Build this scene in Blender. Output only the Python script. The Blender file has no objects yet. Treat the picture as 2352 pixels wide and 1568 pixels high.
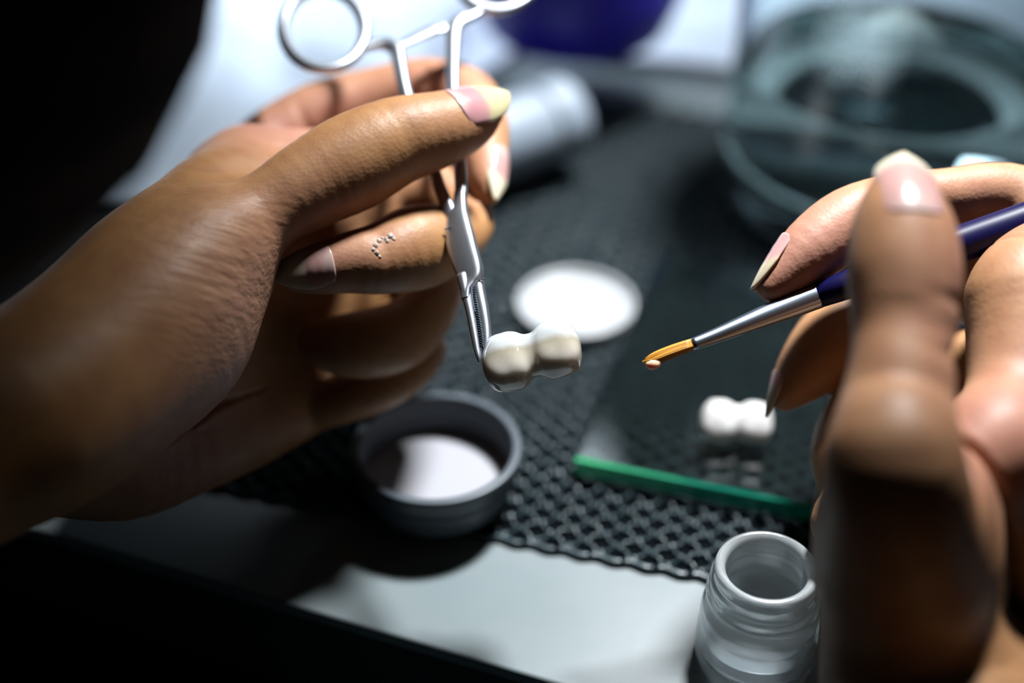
import bpy, bmesh, math, random
import numpy as np
from mathutils import Vector, Matrix, noise
random.seed(7)
SC = bpy.context.scene
COL = SC.collection
# ------------------------------------------------------------------ camera
PITCH = math.radians(37.0); H = 0.246; FPX = 50.0/36.0*2352
cR = Vector((1, 0, 0)); cF = Vector((0, math.cos(PITCH), -math.sin(PITCH))); cU = Vector((0, math.sin(PITCH), math.cos(PITCH)))
cC = Vector((0, 0, H))
cam = bpy.data.cameras.new('camera'); camo = bpy.data.objects.new('camera', cam); COL.objects.link(camo)
camo.location = cC; camo.rotation_euler = (math.radians(90)-PITCH, 0, 0)
cam.lens = 50; cam.sensor_width = 36; cam.clip_start = 0.005; cam.clip_end = 20
cam.dof.use_dof = True; cam.dof.focus_distance = 0.300; cam.dof.aperture_fstop = 3.4; cam.dof.aperture_blades = 0
SC.camera = camo
SC.view_settings.view_transform = 'Standard'; SC.view_settings.look = 'None'
SC.view_settings.gamma = 1; SC.view_settings.use_curve_mapping = False
SC.view_settings.exposure = 0.0
# ------------------------------------------------------------------ world and lights
w = bpy.data.worlds.new('world'); SC.world = w; w.use_nodes = True
bg = w.node_tree.nodes['Background']; bg.inputs[0].default_value = (0.35, 0.60, 0.75, 1); bg.inputs[1].default_value = 0.010
def area(name, loc, target, sx, sy, energy, col, shape='RECTANGLE'):
    l = bpy.data.lights.new(name, 'AREA'); l.shape = shape; l.size = sx; l.size_y = sy; l.energy = energy; l.color = col
    o = bpy.data.objects.new(name, l); COL.objects.link(o); o.location = loc
    o.rotation_euler = (Vector(target)-Vector(loc)).to_track_quat('-Z', 'Y').to_euler(); return o
area('cloth_fill', (-0.08, 0.86, 0.46), (-0.08, 0.74, 0.0), 0.30, 0.20, 2.6, (0.76, 0.88, 1.0)).data.spread = math.radians(70)  # unseen panel added to brighten the cloth at the back
bl = bpy.data.lights.new('bench_lamp', 'SPOT'); bl.energy = 52; bl.color = (0.95, 0.98, 1.0); bl.shadow_soft_size = .04; bl.spot_size = math.radians(39); bl.spot_blend = .75
blo = bpy.data.objects.new('bench_lamp', bl); COL.objects.link(blo); blo.location = (.15, .47, .53)
blo.rotation_euler = (Vector((.070, .315, .04))-Vector((.15, .47, .53))).to_track_quat('-Z', 'Y').to_euler()
area('water_glint_light', (0.31, 1.20, 0.42), (0.10, 0.42, 0.03), 0.07, 0.012, 0.20, (0.75, 0.9, 1.0))  # small unseen strip added to put a highlight on the jar water

def P(px, py, d):
    return cC + d*(cF + cR*((px-1176)/FPX) - cU*((py-784)/FPX))
def T(px, py, z=0.0):
    r = cF + cR*((px-1176)/FPX) - cU*((py-784)/FPX)
    return cC + r*((z-H)/r.z)
def CN(a, b, c):                                # camera-frame direction: right, up, towards the camera
    return (cR*a + cU*b - cF*c).normalized()
def pxm(n, d): return n*d/FPX

# ------------------------------------------------------------------ helpers
def link(name, me, parent=None, mat=None, loc=None):
    o = bpy.data.objects.new(name, me); COL.objects.link(o)
    if mat: me.materials.append(mat)
    if parent: 
        o.parent = parent; o.matrix_parent_inverse = Matrix.Translation(parent.location).inverted()
    return o
def tag(o, label=None, cat=None, group=None, kind=None):
    if label: o['label'] = label
    if cat: o['category'] = cat
    if group: o['group'] = group
    if kind: o['kind'] = kind
    return o
def empty(name, loc, label, cat, group=None):
    o = bpy.data.objects.new(name, None); COL.objects.link(o); o.location = loc; o.empty_display_size = .01
    return tag(o, label, cat, group)
def mesh(verts, faces, smooth=True):
    me = bpy.data.meshes.new('m'); me.from_pydata([tuple(v) for v in verts], [], faces); me.update()
    if smooth:
        me.polygons.foreach_set('use_smooth', [True]*len(me.polygons))
    return me
def lathe(prof, center, seg=72, rot=None, smooth=True, close=False):
    """prof: list of (r, z). rot: optional Matrix"""
    vs, fs = [], []; n = len(prof)
    for i in range(seg):
        a = 2*math.pi*i/seg
        for r, z in prof:
            v = Vector((r*math.cos(a), r*math.sin(a), z))
            if rot: v = rot @ v
            vs.append(v + Vector(center))
    for i in range(seg):
        j = (i+1) % seg
        rng = range(n) if close else range(n-1)
        for k in rng:
            k2 = (k+1) % n
            fs.append((i*n+k, j*n+k, j*n+k2, i*n+k2))
    me = mesh(vs, fs, smooth)
    bm = bmesh.new(); bm.from_mesh(me); bmesh.ops.remove_doubles(bm, verts=bm.verts, dist=1e-6)
    bmesh.ops.recalc_face_normals(bm, faces=bm.faces); bm.to_mesh(me); bm.free()
    if smooth: me.polygons.foreach_set('use_smooth', [True]*len(me.polygons))
    return me
def rounded(prof, bev=0.0004, n=3):
    """round the corners of a closed or open profile"""
    out = []
    m = len(prof)
    for i, p in enumerate(prof):
        p = Vector((p[0], p[1]))
        if i == 0 or i == m-1: out.append((p.x, p.y)); continue
        a = Vector(prof[i-1]); b = Vector(prof[i+1])
        d1 = (a-p); d2 = (b-p); q = min(bev, d1.length*.45, d2.length*.45)
        p1 = p + d1.normalized()*q; p2 = p + d2.normalized()*q
        for k in range(n+1):
            t = k/n; v = (1-t)**2*p1 + 2*t*(1-t)*p + t*t*p2
            out.append((v.x, v.y))
    return out
def catmull(pts, n):
    """pts: list of lists of floats; returns dense list"""
    A = [np.array(p, float) for p in pts]
    A = [2*A[0]-A[1]] + A + [2*A[-1]-A[-2]]
    out = []
    for i in range(1, len(A)-2):
        for k in range(n):
            t = k/n
            out.append(.5*((2*A[i]) + (-A[i-1]+A[i+1])*t + (2*A[i-1]-5*A[i]+4*A[i+1]-A[i+2])*t*t + (-A[i-1]+3*A[i]-3*A[i+1]+A[i+2])*t**3))
    out.append(A[-2])
    return out
def sweep(path, normal, sides=20, power=2.4, closed=False, n=6, spline=True):
    """path: list of (Vector, halfwidth, halfthick). width lies in plane perpendicular to normal"""
    rows = [list(p)+[a, b] for p, a, b in path]
    if spline:
        if closed:
            R = rows[-1:]+rows+rows[:2]
            A = [np.array(q) for q in R]; D = []
            for i in range(1, len(A)-2):
                for k in range(n):
                    t = k/n
                    D.append(.5*((2*A[i]) + (-A[i-1]+A[i+1])*t + (2*A[i-1]-5*A[i]+4*A[i+1]-A[i+2])*t*t + (-A[i-1]+3*A[i]-3*A[i+1]+A[i+2])*t**3))
        else: D = catmull(rows, n)
    else: D = [np.array(q) for q in rows]
    N = len(D); vs, fs = [], []
    for i in range(N):
        p = Vector(D[i][:3]); 
        a = Vector(D[(i-1) % N if closed else max(i-1, 0)][:3]); b = Vector(D[(i+1) % N if closed else min(i+1, N-1)][:3])
        t = (b-a).normalized(); s = t.cross(normal).normalized(); nn = s.cross(t).normalized()
        for k in range(sides):
            an = 2*math.pi*k/sides; c, si = math.cos(an), math.sin(an)
            vs.append(p + s*D[i][3]*math.copysign(abs(c)**(2/power), c) + nn*D[i][4]*math.copysign(abs(si)**(2/power), si))
    for i in range(N if closed else N-1):
        j = (i+1) % N
        for k in range(sides):
            l = (k+1) % sides
            fs.append((i*sides+k, i*sides+l, j*sides+l, j*sides+k))
    if not closed:
        for e, rev in ((0, 0), (N-1, 1)):
            f = [e*sides+k for k in range(sides)]
            fs.append(tuple(f[::-1] if not rev else f))
    me = mesh(vs, fs)
    bm = bmesh.new(); bm.from_mesh(me); bmesh.ops.recalc_face_normals(bm, faces=bm.faces); bm.to_mesh(me); bm.free()
    return me
def join(mes):
    bm = bmesh.new()
    for m in mes: bm.from_mesh(m)
    me = bpy.data.meshes.new('m'); bm.to_mesh(me); bm.free()
    me.polygons.foreach_set('use_smooth', [True]*len(me.polygons)); return me
def boxmesh(corners, z0, z1, bev=0.0005):
    """prism over a ground polygon"""
    bm = bmesh.new()
    lo = [bm.verts.new((c[0], c[1], z0)) for c in corners]; hi = [bm.verts.new((c[0], c[1], z1)) for c in corners]
    n = len(corners)
    bm.faces.new(lo[::-1]); bm.faces.new(hi)
    for i in range(n): bm.faces.new((lo[i], lo[(i+1) % n], hi[(i+1) % n], hi[i]))
    bmesh.ops.recalc_face_normals(bm, faces=bm.faces)
    if bev: bmesh.ops.bevel(bm, geom=list(bm.edges), offset=bev, segments=3, profile=.5, affect='EDGES')
    me = bpy.data.meshes.new('m'); bm.to_mesh(me); bm.free(); return me

# ------------------------------------------------------------------ materials
def mat(name, base=(.5, .5, .5), rough=.5, metal=0, trans=0, ior=1.45, sss=0, sssr=(.002, .001, .0005), spec=.5, coat=0, sheen=0):
    m = bpy.data.materials.new(name); m.use_nodes = True
    b = m.node_tree.nodes['Principled BSDF']; i = b.inputs
    i['Base Color'].default_value = (*base, 1); i['Roughness'].default_value = rough; i['Metallic'].default_value = metal
    i['Transmission Weight'].default_value = trans; i['IOR'].default_value = ior
    i['Subsurface Weight'].default_value = sss; i['Subsurface Radius'].default_value = sssr; i['Subsurface Scale'].default_value = 1
    i['Specular IOR Level'].default_value = spec; i['Coat Weight'].default_value = coat
    return m, m.node_tree, b
def N(nt, typ, **kw):
    n = nt.nodes.new(typ)
    for k, v in kw.items():
        if k.startswith('_'): setattr(n, k[1:], v)
        else: n.inputs[k.replace('__', ' ')].default_value = v
    return n
def L(nt, a, ao, b, bi): nt.links.new(a.outputs[ao], b.inputs[bi])
def ramp(nt, stops):
    r = nt.nodes.new('ShaderNodeValToRGB'); e = r.color_ramp.elements
    e[0].position, e[0].color = stops[0][0], (*stops[0][1], 1)
    e[1].position, e[1].color = stops[-1][0], (*stops[-1][1], 1)
    for p, c in stops[1:-1]:
        x = e.new(p); x.color = (*c, 1)
    return r
def noise_bump(nt, b, scale, strength, dist, detail=4):
    tc = N(nt, 'ShaderNodeTexCoord'); nz = N(nt, 'ShaderNodeTexNoise', Scale=scale, Detail=detail)
    L(nt, tc, 'Object', nz, 'Vector'); bp = N(nt, 'ShaderNodeBump', Strength=strength, Distance=dist)
    L(nt, nz, 'Fac', bp, 'Height'); L(nt, bp, 'Normal', b, 'Normal'); return tc, nz, bp

def skin_material(name, wr_dir, wr_center, wr_rad, wr_scale=700):
    m, nt, b = mat(name, rough=.5, sss=.22, sssr=(.0022, .0009, .0005), spec=.38)
    at = N(nt, 'ShaderNodeAttribute', _attribute_name='tint')
    tc = N(nt, 'ShaderNodeTexCoord')
    nz = N(nt, 'ShaderNodeTexNoise', Scale=160, Detail=5); L(nt, tc, 'Object', nz, 'Vector')
    r = ramp(nt, [(.3, (.86, .80, .80)), (.7, (1.08, 1.10, 1.08))]); L(nt, nz, 'Fac', r, 'Fac')
    mx = N(nt, 'ShaderNodeMix', _data_type='RGBA', _blend_type='MULTIPLY'); mx.inputs[0].default_value = 1
    L(nt, at, 'Color', mx, 6); L(nt, r, 'Color', mx, 7); L(nt, mx, 2, b, 'Base Color')
    # fine skin relief: cells and, around the thumb base, long folds
    vo = N(nt, 'ShaderNodeTexVoronoi', Scale=1100); L(nt, tc, 'Object', vo, 'Vector')
    b1 = N(nt, 'ShaderNodeBump', Strength=.35, Distance=.00012); L(nt, vo, 'Distance', b1, 'Height')
    # folds: noise stretched along wr_dir
    z = Vector(wr_dir).normalized(); q = z.to_track_quat('X', 'Z').to_euler()
    mp = N(nt, 'ShaderNodeMapping'); mp.inputs['Rotation'].default_value = q; mp.vector_type = 'TEXTURE'; mp.inputs['Scale'].default_value = (16, 1, 1)
    L(nt, tc, 'Object', mp, 'Vector')
    n2 = N(nt, 'ShaderNodeTexNoise', Scale=wr_scale, Detail=1.5, Distortion=.1); L(nt, mp, 'Vector', n2, 'Vector')
    vd = N(nt, 'ShaderNodeVectorMath', _operation='DISTANCE'); vd.inputs[1].default_value = wr_center; L(nt, tc, 'Object', vd, 0)
    mr = N(nt, 'ShaderNodeMapRange'); mr.inputs[1].default_value = wr_rad; mr.inputs[2].default_value = wr_rad*.3; L(nt, vd, 'Value', mr, 0)
    mu = N(nt, 'ShaderNodeMath', _operation='MULTIPLY'); L(nt, n2, 'Fac', mu, 0); L(nt, mr, 0, mu, 1)
    b2 = N(nt, 'ShaderNodeBump', Strength=.6, Distance=.0006); L(nt, mu, 0, b2, 'Height'); L(nt, b1, 'Normal', b2, 'Normal')
    L(nt, b2, 'Normal', b, 'Normal')
    n3 = N(nt, 'ShaderNodeTexNoise', Scale=300, Detail=3); L(nt, tc, 'Object', n3, 'Vector')
    m3 = N(nt, 'ShaderNodeMapRange'); m3.inputs[3].default_value = .42; m3.inputs[4].default_value = .62; L(nt, n3, 'Fac', m3, 0); L(nt, m3, 0, b, 'Roughness')
    return m

# ------------------------------------------------------------------ implicit bodies (smooth union of tapered limbs)
class Body:
    def __init__(s):
        s.chains = []; s.creases = []; s.spots = []
    def chain(s, pts, group='palm', k=.006, n=4, squash=None):
        """pts: (px,py,depth,r_px)"""
        rows = [list(P(a, b, d)) + [pxm(r, d)] for a, b, d, r in pts]
        D = np.array(catmull(rows, n)) if len(rows) > 1 else np.array([rows[0], rows[0]])
        M = np.eye(3); Mi = np.eye(3)
        if squash:
            nn = np.array(squash[0]); f = squash[1]
            M = np.eye(3) + (1/f-1)*np.outer(nn, nn); Mi = np.eye(3) + (f-1)*np.outer(nn, nn)
        s.chains.append(dict(D=D, g=group, k=k, M=M, Mi=Mi))
    def chain_f(s, c, X):
        Y = X @ c['M'].T; D = c['D']; C = D[:, :3] @ c['M'].T; best = np.full(len(X), 1e9)
        for i in range(len(D)-1):
            a = C[i]; b = C[i+1]; ab = b-a; q = ab@ab
            t = np.clip(((Y-a)@ab)/q, 0, 1) if q > 1e-12 else np.zeros(len(X))
            d = np.linalg.norm(Y - a - t[:, None]*ab, axis=1) - (D[i, 3] + t*(D[i+1, 3]-D[i, 3]))
            np.minimum(best, d, out=best)
        return best
    @staticmethod
    def smin(a, b, k):
        h = np.clip(.5+.5*(b-a)/k, 0, 1); return b*(1-h)+a*h - k*h*(1-h)
    def f(s, X):
        X = np.asarray(X, float); palm = None; fing = {}
        for c in s.chains:
            v = s.chain_f(c, X)
            if c['g'] == 'palm': palm = v if palm is None else s.smin(palm, v, c['k'])
            else: fing.setdefault(c['g'], []).append((v, c['k']))
        out = palm
        for g, lst in fing.items():
            v = lst[0][0]; k = lst[0][1]
            for w_, k_ in lst[1:]: v = s.smin(v, w_, k_)
            fv = v if palm is None else s.smin(v, palm, k)
            out = fv if out is None else np.minimum(out, fv)
        for p, a, w_, dep, R in s.creases:
            q = X - p; out = out + dep*np.exp(-((q@a)/w_)**2)*np.exp(-(q*q).sum(1)/R**2)
        return out
    def crease(s, px, py, d, axis, width=.0007, depth=.0006, R=.007):
        s.creases.append((np.array(P(px, py, d)), np.array(axis), width, depth, R))
    def spot(s, px, py, d, R, col, st=1.0): s.spots.append((np.array(P(px, py, d)), R, np.array(col), st))
    def grad(s, X, e=.0002):
        g = np.zeros_like(X); 
        for k in ((1, -1, -1), (-1, -1, 1), (-1, 1, -1), (1, 1, 1)):
            k = np.array(k, float); g += k*s.f(X+e*k)[:, None]
        return g/(4*e)
    def surf(s, q, n, g=None):
        if g:
            sub = Body(); sub.chains = [c for c in s.chains if c['g'] == g]; return sub.surf(q, n)
        q = np.array(q, float); n = np.array(n, float); lo, hi = 0., .03
        for _ in range(24):
            m = (lo+hi)/2
            if s.f((q+n*m)[None])[0] < 0: lo = m
            else: hi = m
        return Vector(q+n*lo)
    def build(s, voxel=.0009, base=(.5, .3, .2), iters=3):
        vs = []; fs = []
        bm = bmesh.new(); bmesh.ops.create_icosphere(bm, subdivisions=2, radius=1)
        iv = np.array([v.co[:] for v in bm.verts]); ifc = np.array([[v.index for v in f.verts] for f in bm.faces]); bm.free()
        off = 0
        for c in s.chains:
            D = c['D']
            # resample so spheres are close
            for i in range(len(D)-1):
                L_ = np.linalg.norm(D[i+1, :3]-D[i, :3]); m = max(1, int(L_/(.3*min(D[i, 3], D[i+1, 3])+1e-5)))
                for j in range(m+1):
                    q = D[i]+(D[i+1]-D[i])*j/m
                    vs.append((iv*q[3]*1.02) @ c['Mi'].T + q[:3]); fs.append(ifc+off); off += len(iv)
        V = np.vstack(vs); Fc = np.vstack(fs)
        me = bpy.data.meshes.new('t'); me.from_pydata(V.tolist(), [], Fc.tolist()); me.update()
        o = bpy.data.objects.new('t', me); COL.objects.link(o)
        md = o.modifiers.new('r', 'REMESH'); md.mode = 'VOXEL'; md.voxel_size = voxel
        dg = bpy.context.evaluated_depsgraph_get(); out = bpy.data.meshes.new_from_object(o.evaluated_get(dg))
        bpy.data.objects.remove(o); 
        n = len(out.vertices); X = np.zeros(n*3); out.vertices.foreach_get('co', X); X = X.reshape(-1, 3)
        E = np.zeros(len(out.edges)*2, int); out.edges.foreach_get('vertices', E); E = E.reshape(-1, 2)
        deg = np.bincount(E.ravel(), minlength=n)[:, None]
        def lap(X, a):
            S = np.zeros_like(X)
            for ax in range(3):
                S[:, ax] = np.bincount(E[:, 0], weights=X[E[:, 1], ax], minlength=n) + np.bincount(E[:, 1], weights=X[E[:, 0], ax], minlength=n)
            return X + a*(S/np.maximum(deg, 1)-X)
        for it in range(iters):
            X = lap(X, .5); X = lap(X, .5)
            d = s.f(X); g = s.grad(X); gn = np.maximum((g*g).sum(1), .3)
            X = X - np.clip(d/gn, -.003, .003)[:, None]*g
        for it in range(2): X = lap(X, .35)
        out.vertices.foreach_set('co', X.ravel()); out.update()
        col = np.tile(np.array(base), (n, 1))
        for p, R, cc, st in s.spots:
            wgt = st*np.exp(-((X-p)**2).sum(1)/R**2)[:, None]; col = col*(1-wgt)+cc*wgt
        a = out.color_attributes.new('tint', 'FLOAT_COLOR', 'POINT'); a.data.foreach_set('color', np.hstack([col, np.ones((n, 1))]).ravel())
        out.polygons.foreach_set('use_smooth', [True]*len(out.polygons))
        return out

def nail_material():
    m, nt, b = mat('fingernail', rough=.22, sss=.3, sssr=(.0015, .0009, .0006), coat=.0)
    at = N(nt, 'ShaderNodeAttribute', _attribute_name='tint'); L(nt, at, 'Color', b, 'Base Color'); return m
NAIL = nail_material()
def nail(body, parent, q0, q1, n, width, free, point=.25, bed=(0.42, 0.24, 0.23), tipc=(0.49, 0.45, 0.33), arch=1.15, lunula=True, droop=0.0, sink=.0003, label=None, g=None):
    """q0/q1: centre-line points (px,py,d) at cuticle and end of nail bed, n: outward normal, free: length of the free edge"""
    A = body.surf(P(*q0), n, g); B = body.surf(P(*q1), n, g)
    sub = Body(); sub.chains = [c for c in body.chains if c['g'] == g] if g else body.chains
    B = B - Vector(n)*droop
    t = (B-A).normalized(); n = Vector(n); n = (n - t*n.dot(t)).normalized(); s = t.cross(n).normalized()
    Lb = (B-A).length; Lt = Lb+free; nu, nv = 24, 40; vs = []; col = []; w2 = width/2
    bed = np.array(bed); tipc = np.array(tipc)
    for layer in (0, 1):
        for j in range(nv+1):
            v = j/nv; y = v*Lt
            # outline: round cuticle, slightly tapering sides, rounded/pointed tip
            e0 = min(1, y/(w2*.55)); wid = math.sqrt(max(0, 1-(1-e0)**2))*.14+.86 if e0 < 1 else 1
            fv = max(0, (y-Lb*.9)/(Lt-Lb*.9)); wid *= (1-fv**2.2)**(.5)*(1-point*fv) if fv < 1 else 0
            for i in range(nu+1):
                u = -1+2*i/nu; a = u*arch*.95
                x = math.sin(a)/math.sin(arch*.95)*w2*max(wid, .02)
                z = w2*.85*(math.cos(a)-1)*max(wid, .05)**1.0/1.0
                yy = y
                if e0 < 1: yy = y + (1-math.sqrt(max(0, 1-u*u*.85)))*w2*.35*(1-e0)
                z -= (v-.45)**2*Lt*.16
                p = A + t*yy + s*x + n*(z + sink - layer*.00045)
                vs.append(p)
                lb = Lb*(1 - .16*u*u)
                k = 1/(1+math.exp(-(yy-lb)/.0004)); c = bed*(1-k)+tipc*k
                if lunula:
                    lu = math.exp(-((yy/(Lb*.32))**2+(u/.6)**2)**2); c = c*(1-.55*lu)+np.array((.50, .41, .38))*.55*lu
                col.append((*c, 1))
    W = nu+1; base2 = (nv+1)*W; fs = []
    X = np.array([v[:] for v in vs]); nn_ = np.array(n[:]); top = X[:base2].copy()
    yv = np.repeat(np.arange(nv+1)/nv*Lt, W); uu = np.tile(np.linspace(-1, 1, W), nv+1)
    lift = np.zeros(base2)
    for it in range(4):
        tgt = .0004*(1-uu**4)-.00015
        lift += np.maximum(0, tgt-sub.f(top+nn_*lift[:, None]))*np.clip((Lb*1.15-yv)/(Lb*.2), 0, 1)
    Lf = lift.reshape(nv+1, W)
    for it in range(3): Lf[1:-1] = (Lf[:-2]+Lf[1:-1]*2+Lf[2:])/4; Lf[:, 1:-1] = (Lf[:, :-2]+Lf[:, 1:-1]*2+Lf[:, 2:])/4
    jb = int(Lb/Lt*nv)
    for j in range(jb, nv+1): Lf[j] = np.maximum(Lf[j], Lf[jb-1]*(1-(j-jb)/(nv-jb+1)*.3))
    lift = Lf.ravel(); X[:base2] += nn_*lift[:, None]; X[base2:] += nn_*lift[:, None]; vs = [Vector(x) for x in X]
    for j in range(nv):
        for i in range(nu):
            a = j*W+i; fs.append((a, a+1, a+W+1, a+W)); a += base2; fs.append((a, a+W, a+W+1, a+1))
    for j in range(nv):
        for i in (0, nu):
            a = j*W+i; fs.append((a, a+W, a+W+base2, a+base2) if i == 0 else (a, a+base2, a+W+base2, a+W))
    for i in range(nu):
        for j in (0, nv):
            a = j*W+i; fs.append((a, a+base2, a+1+base2, a+1) if j == 0 else (a, a+1, a+1+base2, a+base2))
    me = mesh(vs, fs); ca = me.color_attributes.new('tint', 'FLOAT_COLOR', 'POINT'); ca.data.foreach_set('color', np.array(col).ravel())
    o = link('fingernail', me, parent, NAIL)
    if label: o['label'] = label
    return o

# ================================================================== SETTING: bench, desk
def ground_quad(p0, p1, back, left, right):
    """rectangle whose front edge runs through ground points p0->p1"""
    d = (p1-p0); d.z = 0; d.normalize(); nrm = Vector((-d.y, d.x, 0))
    a = p0-d*left; b = p1+d*right
    return [a, b, b+nrm*back, a+nrm*back], d, nrm
m, nt, b = mat('white_laminate', (.60, .66, .68), .28); noise_bump(nt, b, 60, .08, .0005)
nz = N(nt, 'ShaderNodeTexNoise', Scale=25, Detail=3); tc = N(nt, 'ShaderNodeTexCoord'); L(nt, tc, 'Object', nz, 'Vector')
r = ramp(nt, [(.3, (.125, .155, .163)), (.7, (.155, .18, .188))]); L(nt, nz, 'Fac', r, 'Fac'); L(nt, r, 'Color', b, 'Base Color'); LAM = m
MAT_H = .0022
f0, f1 = T(380, 1302), T(1280, 1570)
quad, td, tn = ground_quad(f0, f1, .9, .5, .6)
board = link('worktop', boxmesh(quad, -.004, 0, .0008), None, LAM)
tag(board, 'white laminate worktop under the dark mat', 'worktop')
m, nt, b = mat('black_edge', (.006, .006, .007), .6)
q2, _, _ = ground_quad(f0+tn*.0005, f1+tn*.0005, .9, .5, .6)
eb = link('edge_band', boxmesh(q2, -.03, -.0041, .0005), board, m)
m, nt, b = mat('dark_desk', (.02, .035, .04), .5); noise_bump(nt, b, 80, .2, .001)
fl = link('floor', boxmesh([(-2, -2), (2, -2), (2, 3), (-2, 3)], -.09, -.075, 0), None, m); tag(fl, kind='structure')
m, nt, b = mat('back_wall', (.05, .07, .09), .8)
wl = link('wall_back', boxmesh([(-2, 1.9), (2, 1.9), (2, 1.95), (-2, 1.95)], -.075, 1.2, 0), None, m); tag(wl, kind='structure')

# ------------------------------------------------------------------ woven mat
def build_mat():
    p0, p1 = T(1130, 1243), T(1600, 1332)
    p0.z = p1.z = 0
    d = (p1-p0).normalized(); nrm = Vector((-d.y, d.x, 0)); O = p0
    pit = .0040; per = .0062; amp = pit*.36
    ns = 115; nper = 37; sam = 8
    x0 = -52
    V = []; F = []
    m_, nt, b = mat('mat_rubber', (.028, .045, .052), .26)
    tcx, nzx, bpx = noise_bump(nt, b, 900, .5, .0004)
    m2, nt2, b2 = mat('mat_backing', (.002, .003, .004), .9, spec=.02)
    # strands
    T_ = nper*sam
    K = 6
    prof = [(math.cos(2*math.pi*k/K), math.sin(2*math.pi*k/K)) for k in range(K)]
    vv = np.zeros((ns, T_+1, K, 3))
    dd = np.array(d); nn = np.array(nrm); OO = np.array(O)
    rs = np.random.RandomState(3)
    for i in range(ns):
        y = np.arange(T_+1)/sam*per
        ph = 0 if i % 2 == 0 else math.pi
        x = (x0+i)*pit + amp*np.sin(2*math.pi*y/per+ph)
        z = MAT_H*.55 + .0006*np.cos(2*math.pi*y/per*2+ph) + .0001*rs.randn(T_+1)
        wv = .00066 + .00010*rs.randn(T_+1)
        for k in range(K):
            cx, cz = prof[k]
            vv[i, :, k, :] = OO + dd*(x+cx*wv)[:, None] + nn*y[:, None]; vv[i, :, k, 2] = z + cz*.00085
    V = vv.reshape(-1, 3)
    ii, jj, kk = np.meshgrid(np.arange(ns), np.arange(T_), np.arange(K), indexing='ij')
    k2 = (kk+1) % K; bse = ii*(T_+1)*K
    a = bse+jj*K+kk; b_ = bse+jj*K+k2; c = bse+(jj+1)*K+k2; e = bse+(jj+1)*K+kk
    Fq = np.stack([a, b_, c, e], -1).reshape(-1, 4)
    edge_me = sweep([(Vector(OO+dd*((x0+k*.5)*pit)+nn*(.0005*math.sin(k*math.pi/2)+.0003)+np.array([0, 0, MAT_H*.5])), .0009, .0008) for k in range(0, ns*2)], Vector((0, 0, 1)), sides=8, n=2, power=2)
    me = bpy.data.meshes.new('mat'); nf = len(Fq)
    me.vertices.add(len(V)); me.vertices.foreach_set('co', V.ravel())
    me.loops.add(nf*4); me.loops.foreach_set('vertex_index', Fq.ravel().astype(np.int32))
    me.polygons.add(nf); me.polygons.foreach_set('loop_start', np.arange(0, nf*4, 4, dtype=np.int32)); me.polygons.foreach_set('loop_total', np.full(nf, 4, np.int32))
    me.update(); me.validate(); me.polygons.foreach_set('use_smooth', [True]*nf)
    root = empty('work_mat', O, 'dark woven anti-slip mat lying on the white worktop', 'mat')
    link('woven_net', me, root, m_); link('edge_cord', edge_me, root, m_)
    a = O + d*(x0*pit) + nrm*.0015; b3 = O + d*((x0+ns-1)*pit) + nrm*.0015
    q = [a, b3, b3+nrm*(nper*per-.002), a+nrm*(nper*per-.002)]
    link('backing', boxmesh(q, .00005, .0006, 0), root, m2)
    return O, d, nrm
MO, MD, MN = build_mat()
ZM = .0026                                       # top of the mat

# ------------------------------------------------------------------ glass slab
def build_slab():
    th = .0052; zt = ZM+th
    c0 = T(1322, 1052, zt); c1 = T(1872, 1163, zt)
    d = (c1-c0).normalized(); nrm = Vector((-d.y, d.x, 0))
    far = c0 + nrm*.100 ; q = [c0, c0+d*.150, c0+d*.150+nrm*.100, far]
    g, nt, b = mat('slab_glass', (.90, .97, .94), .04, trans=1, ior=1.5)
    e, nt2, b2 = mat('slab_painted_glow', (.01, .42, .20), .25, trans=.0, ior=1.5)
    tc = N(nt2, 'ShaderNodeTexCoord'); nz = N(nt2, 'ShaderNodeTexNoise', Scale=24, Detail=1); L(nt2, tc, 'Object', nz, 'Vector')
    r = ramp(nt2, [(.44, (.01, .34, .22)), (.58, (.15, 1.0, .48))]); L(nt2, nz, 'Fac', r, 'Fac'); L(nt2, r, 'Color', b2, 'Base Color')  # brighter green patches stand in for light carried through the glass
    root = empty('glass_slab', c0, 'clear glass mixing slab with green edge, glow painted in, on the mat', 'glass slab')
    link('slab_body', boxmesh(q, ZM, zt, .0004), root, g)
    # green edge band, its inner glow put into the colour, wrapped around the sides, a thin skin
    me = bpy.data.meshes.new('m'); bm = bmesh.new(); o = .00012
    def ring(off, z): 
        cx = sum(p.x for p in q)/4; cy = sum(p.y for p in q)/4
        out = []
        for k, p in enumerate(q):
            sx = -1 if k in (0, 3) else 1; sy = -1 if k in (0, 1) else 1
            v = p + d*sx*off + nrm*sy*off; out.append(bm.verts.new((v.x, v.y, z)))
        return out
    r1 = ring(o, ZM+.0001); r2 = ring(o, zt-.0004); r3 = ring(-.0004, zt+.00003); r4 = ring(-.0004, ZM+.0001)
    for A, B in ((r1, r2), (r2, r3)):
        bm.faces.new((A[0], A[1], B[1], B[0]))
    bm.to_mesh(me); bm.free()
    link('slab_edge', me, root, e)['label'] = 'green edge with its glow put into the colour'
    return zt
ZS = build_slab()

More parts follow.
